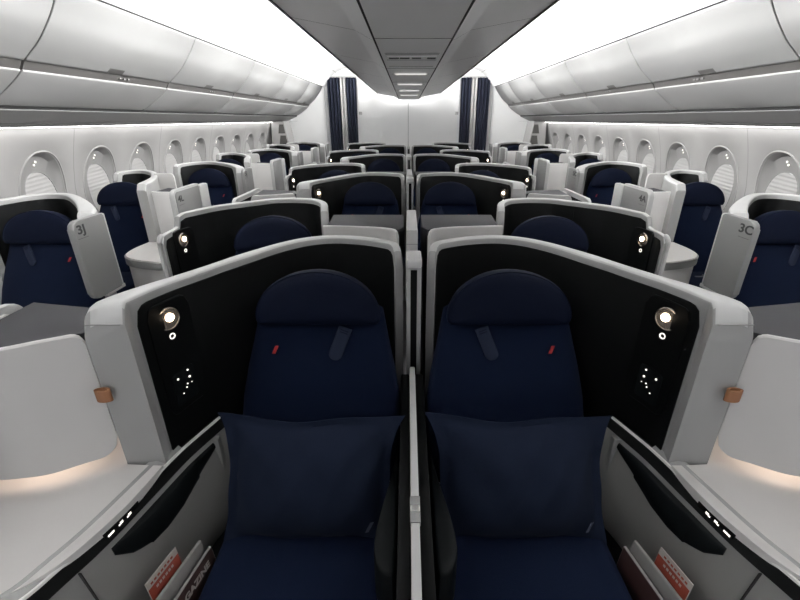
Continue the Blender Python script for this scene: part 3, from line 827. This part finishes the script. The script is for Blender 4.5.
for s, nm in ((-1, 'left'), (1, 'right')):
    # bright cove between ceiling and bins
    o = sweep_long('ceiling_cove_'+nm, 'cove', [(.50,2.36),(.62,2.50),(.85,2.63),(1.15,2.68),(1.40,2.65),(1.60,2.57),(1.75,2.44),(1.858,2.298)], s, Y0, Y_END); tag(o, kind='structure')
    bm = bmesh.new(); line_on(bm, (1.585,2.577), s, Y0, Y_END, .008, .004); tag(link('trim_%d' % (3 if s < 0 else 4), bm, 'soft', None, 0), kind='structure')
    # overhead bins: one thing each, between two seams
    for k in range(len(BINSEAM)-1):
        ya, yb = BINSEAM[k]+.010, min(BINSEAM[k+1]-.010, BIN_Y)
        if yb < 1.4: continue
        idx = len([q for q in BINSEAM[1:k+1] if q >= 1.4])
        words = ['nearest', 'second', 'third', 'fourth', 'fifth', 'last']
        b = empty('overhead_bin', 'white overhead bin above the %s windows, %s from the camera' % (nm, words[min(idx, 5)]), 'overhead bin', 'overhead bins along the windows')
        yc = (ya+yb)/2
        sweep_long('bin_door', 'bin', BIN, s, ya, yb, .012, b)
        sweep_long('lower_panel', 'binlow', LOWER, s, ya, yb, .012, b)
        bm = bmesh.new(); pr_ = [(2.172,1.943),(2.20,1.955),(2.235,1.90),(2.206,1.890)]
        loft(bm, [[(s*x, y, z) for x, z in pr_] for y in (ya, yb)]); link('recess_channel', bm, 'recess', b)
        bm = bmesh.new(); tube(bm, [(s*2.203, ya, 1.893), (s*2.203, yb, 1.893)], .006, 8); link('lip', bm, 'rim', b)
        bm = bmesh.new(); y = ya+.50*(yb-ya)
        loft(bm, [[(s*2.092, q, 2.002), (s*2.160, q, 1.943), (s*2.168, q, 1.953), (s*2.100, q, 2.014)] for q in (y-.085, y+.085)]); link('latch', bm, 'latch', b)
        bm = bmesh.new()
        for q in (-.05, .0, .05): box(bm, *sorted((s*2.178, s*2.192)), y+.14+q-.012, y+.14+q+.012, 1.915, 1.925)
        link('seat_marker', bm, 'latch', b)
    # dark joints between bins, and long dark seams
    bm = bmesh.new()
    bins_back = [(1.872,2.286),(1.91,2.235),(1.965,2.16),(2.06,2.05),(2.18,1.955),(2.205,1.91),(2.235,1.89),(2.28,1.85),(2.40,1.78),(2.49,1.722)]
    loft(bm, [[(s*x, y, z+.012) for x, z in bins_back] for y in (Y0, BIN_Y)], closed=False, caps=False)
    tag(link('trim_%d' % (5 if s < 0 else 6), bm, 'seam', None, 0), kind='structure')
    bm = bmesh.new(); pp = [(1.858,2.30)]+BIN+LOWER+UNDER+[(2.80,1.60),(2.80,2.35)]
    prism(bm, [(s*x, z) for x, z in pp], 'y', BIN_Y, BIN_Y+.02); tag(link('trim_%d' % (7 if s < 0 else 8), bm, 'bin', None, 30), kind='structure')
    o = sweep_long('ceiling_underbin_'+nm, 'binlow', UNDER, s, Y0, BIN_Y, .01); tag(o, kind='structure')
    bm = bmesh.new(); loft(bm, [[(s*2.462,y,1.726),(s*2.476,y,1.698),(s*2.50,y,1.71),(s*2.49,y,1.735)] for y in (Y0, BIN_Y)]); tag(link('trim_%d' % (14 if s < 0 else 15), bm, 'seam', None, 0), kind='structure')
    bm = bmesh.new();  box(bm, *sorted((s*2.66, s*2.668)), Y0, BIN_Y, 1.611, 1.614)
    b2 = bmesh.new(); loft(b2, [[(s*2.57,y,1.657),(s*2.655,y,1.619),(s*2.655,y,1.628),(s*2.57,y,1.668)] for y in (Y0, BIN_Y)]); tag(link('trim_%d' % (16 if s < 0 else 17), b2, 'rim', None, 0), kind='structure')
    for q in BINSEAM: box(bm, *sorted((s*2.50, s*2.73)), q-.15, q-.10, 1.60, 1.602)
    tag(link('trim_%d' % (9 if s < 0 else 10), bm, 'recess', None, 0), kind='structure')
    # service panels in the under-bin strip
    for q in BINSEAM:
        pass
    # light strips
    bm = bmesh.new(); loft(bm, [[(s*.64, y, 2.215), (s*.60, y, 2.27), (s*.585, y, 2.26), (s*.625, y, 2.205)] for y in (-.7, Y_END-.8)])
    l1 = link('cove_light', bm, 'led', None, 0); tag(l1, 'long bright light strip in the %s ceiling cove' % nm, 'light strip', 'ceiling light strips')
    bm = bmesh.new(); box(bm, *sorted((s*2.752, s*2.770)), Y0, WY_END, 1.583, 1.598)
    l2 = link('wall_wash_light', bm, 'wash', None, 0); tag(l2, 'thin bright light strip under the bins above the %s windows' % nm, 'light strip', 'wall light strips')

# centre ceiling: low bowl of panels
bm = bmesh.new()
loft(bm, [[(-.20,y,2.022),(-.1,y,2.017),(.1,y,2.017),(.20,y,2.022),(.20,y,2.05),(-.20,y,2.05)] for y in (Y0, C_END)])
tag(link('ceiling', bm, 'ceil', None, 30), kind='structure')
for s, nm in ((-1, 'left'), (1, 'right')):
    bm = bmesh.new()
    prof = [(.206,2.026),(.30,2.074),(.312,2.078)]
    prof2 = [(.312,2.079),(.42,2.096),(.55,2.118),(.645,2.136)]
    top = [(.645,2.17),(.4,2.14),(.206,2.06)]
    loft(bm, [[(s*x, y, z) for x, z in prof+prof2[1:]+top] for y in (Y0, C_END)])
    tag(link('ceiling_panel_'+nm, bm, 'ceil', None, 12), kind='structure')
    bm = bmesh.new(); loft(bm, [[(s*.645,y,2.128),(s*.672,y,2.142),(s*.672,y,2.180),(s*.645,y,2.180)] for y in (Y0, C_END)])
    tag(link('ceiling_rail_'+nm, bm, 'rail', None, 0), kind='structure')
    bm = bmesh.new()
    box(bm, *sorted((s*.198, s*.208)), Y0, C_END, 2.0215, 2.05)
    for k in range(-2, 6):
        y = 2.62+1.36*k
        pp = [(s*x, z) for x, z in ((.21,2.027),(.312,2.0775),(.645,2.1345))]
        loft(bm, [[(x, yy, z-.0008) for x, z in pp] for yy in (y-.003, y+.003)], closed=False, caps=False)
    tag(link('ceiling_seam_'+nm, bm, 'seam', None, 0), kind='structure')
bm = bmesh.new()
for k in range(-2, 6):
    y = 2.48+1.36*k; box(bm, -.197, .197, y-.003, y+.003, 2.0155, 2.0175)
for y in (3.0, 3.06, 3.14, 3.32, 3.7, 4.3, 5.5): box(bm, -.17, .17, y-.004, y+.004, 2.0155, 2.0175)
tag(link('ceiling_seam_centre', bm, 'soft', None, 0), kind='structure')
# ceiling air vent and flush lamps
v = empty('air_vent', 'dark slotted air vent in the low centre ceiling panel', 'vent')
bm = bmesh.new(); box(bm, -.165, .165, 3.10, 3.20, 2.008, 2.0165, .003); link('vent_frame', bm, 'ceil', v)
bm = bmesh.new()
for a, b in ((-.150,-.085),(-.08,-.015),(.0,.06),(.10,.155)): box(bm, a, b, 3.125, 3.175, 2.0060, 2.0085)
link('vent_slot', bm, 'seam', v)
for i, y in enumerate((4.25, 5.45, 6.6, 7.8)):
    l = empty('ceiling_lamp', 'pale slim lamp across the centre ceiling panel, %s from the vent' % ['first','second','third','fourth'][i], 'ceiling lamp', 'slim ceiling lamps')
    bm = bmesh.new(); box(bm, -.145, .145, y-.07, y+.07, 2.004, 2.0165, .004); link('lamp_frame', bm, 'ceil', l)
    bm = bmesh.new(); box(bm, -.135, .135, y-.075, y-.055, 2.0, 2.006, .002); link('lamp_edge', bm, 'dome', l)

# ------------------------------------------------------------------ bulkhead, curtains
bm = bmesh.new(); box(bm, -1.13, 1.13, Y_END, Y_END+.05, 0, 2.7); tag(link('wall_back', bm, 'bulk', None, 0), kind='structure')
bm = bmesh.new(); box(bm, -.014, -.004, Y_END-.003, Y_END+.001, 0, 2.02); tag(link('trim_11', bm, 'soft', None, 0), kind='structure')
for s, nm in ((-1, 'left'), (1, 'right')):
    bm = bmesh.new(); box(bm, *sorted((s*1.86, s*3.1)), Y_END, Y_END+.05, 0, 2.75); tag(link('wall_back_'+nm, bm, 'bulk', None, 0), kind='structure')
    bm = bmesh.new(); box(bm, *sorted((s*1.80, s*1.87)), Y_END-.05, Y_END+.1, 0, 2.46, .01); box(bm, *sorted((s*1.785, s*1.80)), Y_END-.02, Y_END+.08, 0, 2.46); tag(link('trim_%d' % (12 if s < 0 else 13), bm, 'rim', None), kind='structure')
    bm = bmesh.new(); box(bm, *sorted((s*1.10, s*1.86)), Y_END+.9, Y_END+.95, 0, 2.75); tag(link('wall_galley_'+nm, bm, 'bulk', None, 0), kind='structure')
    bm = bmesh.new(); box(bm, *sorted((s*1.05, s*1.125)), Y_END-.012, Y_END, 1.735, 1.80, .004)
    sg = link('wall_plate', bm, 'white'); tag(sg, 'small white square plate on the bulkhead beside the %s curtain' % nm, 'sign', 'plates on the bulkhead')
    bm = bmesh.new()
    for dx, dz in ((-.014,.012),(.014,.012),(-.014,-.014),(.014,-.014)): box(bm, s*1.0875+dx-.007, s*1.0875+dx+.007, Y_END-.0135, Y_END-.011, 1.768+dz-.007, 1.768+dz+.007)
    link('symbol', bm, 'recess', sg)
    # curtain: pleated cloth, navy with a pale grey middle
    bm = bmesh.new(); box(bm, *sorted((s*1.10, s*1.88)), Y_END-.03, Y_END+.02, 2.46, 2.76); tag(link('wall_header_'+nm, bm, 'bulk', None, 0), kind='structure')
    cu = empty('aisle_curtain', 'navy and grey pleated curtain at the end of the %s aisle' % nm, 'curtain', 'aisle curtains')
    for x0, x1, m, cn in ((1.50,1.775,'curt','navy_panel'), (1.385,1.50,'curtg','grey_panel'), (1.145,1.385,'curt','navy_panel')):
        bm = bmesh.new(); n = 60; rings = []
        for z in (.02, .6, 1.2, 1.8, 2.3, 2.475):
            rings.append([(s*(x0+(x1-x0)*k/n), Y_END-.10+.035*math.sin(2*PI*(x0+(x1-x0)*k/n)/.072+.5*math.sin(z)), z) for k in range(n+1)])
        loft(bm, rings, closed=False, caps=False); o = link(cn, bm, m, cu, 80)
        md = o.modifiers.new('thickness', 'SOLIDIFY'); md.thickness = .004
    bm = bmesh.new(); box(bm, *sorted((s*1.13, s*1.79)), Y_END-.13, Y_END-.06, 2.475, 2.50, .005); link('curtain_track', bm, 'rim', cu)
    # end cabinet beside the last window: white frame with two dark panes
    cb = empty('end_cabinet', 'white end cabinet with two dark panes beyond the last %s window' % nm, 'cabinet', 'end cabinets')
    yq = WY_END+.02
    bm = bmesh.new(); prism(bm, [(s*2.86, 0), (s*2.40, 0), (s*2.47, 1.20), (s*2.53, 1.60), (s*2.79, 1.60)], 'y', yq, yq+.5, .004); link('frame', bm, 'wall', cb)
    for za, zb in ((1.16,1.335), (1.375,1.545)):
        bm = bmesh.new(); f = lambda z: (2.475+.14*(z-1.2), 2.625+.0*(z-1.2))
        prism(bm, [(s*(f(za)[0]+.02), za), (s*(f(za)[1]+.035), za), (s*(f(zb)[1]+.0), zb), (s*(f(zb)[0]+.02), zb)], 'y', yq-.004, yq+.002); link('pane', bm, 'pane', cb)
# ceiling over the galley, upper closure above the bulkhead
bm = bmesh.new(); box(bm, -3.1, 3.1, Y_END-.02, 11.6, 2.72, 2.76); tag(link('ceiling_galley', bm, 'cove', None, 0), kind='structure')

# ------------------------------------------------------------------ world, camera
w = bpy.data.worlds.new('World'); SC.world = w; w.use_nodes = True
w.node_tree.nodes['Background'].inputs[0].default_value = (.97, .98, 1, 1); w.node_tree.nodes['Background'].inputs[1].default_value = .62

cam = bpy.data.cameras.new('Camera'); co = bpy.data.objects.new('Camera', cam); COL.objects.link(co); SC.camera = co
F = 420.; PITCH = math.atan((300-119.3)/F)
cam.sensor_width = 36; cam.lens = F/800*36; cam.shift_x = -(407.3-400)/800; cam.clip_start = .05
co.location = (-.03, 0, 1.64); co.rotation_euler = (PI/2-PITCH, 0, 0)

vs = SC.view_settings; vs.view_transform = 'Standard'; vs.look = 'None'; vs.exposure = .62; vs.gamma = 1; vs.use_curve_mapping = False
SC.cycles.use_denoising = True
SC.cycles.max_bounces = 8; SC.cycles.diffuse_bounces = 5; SC.cycles.sample_clamp_indirect = 4
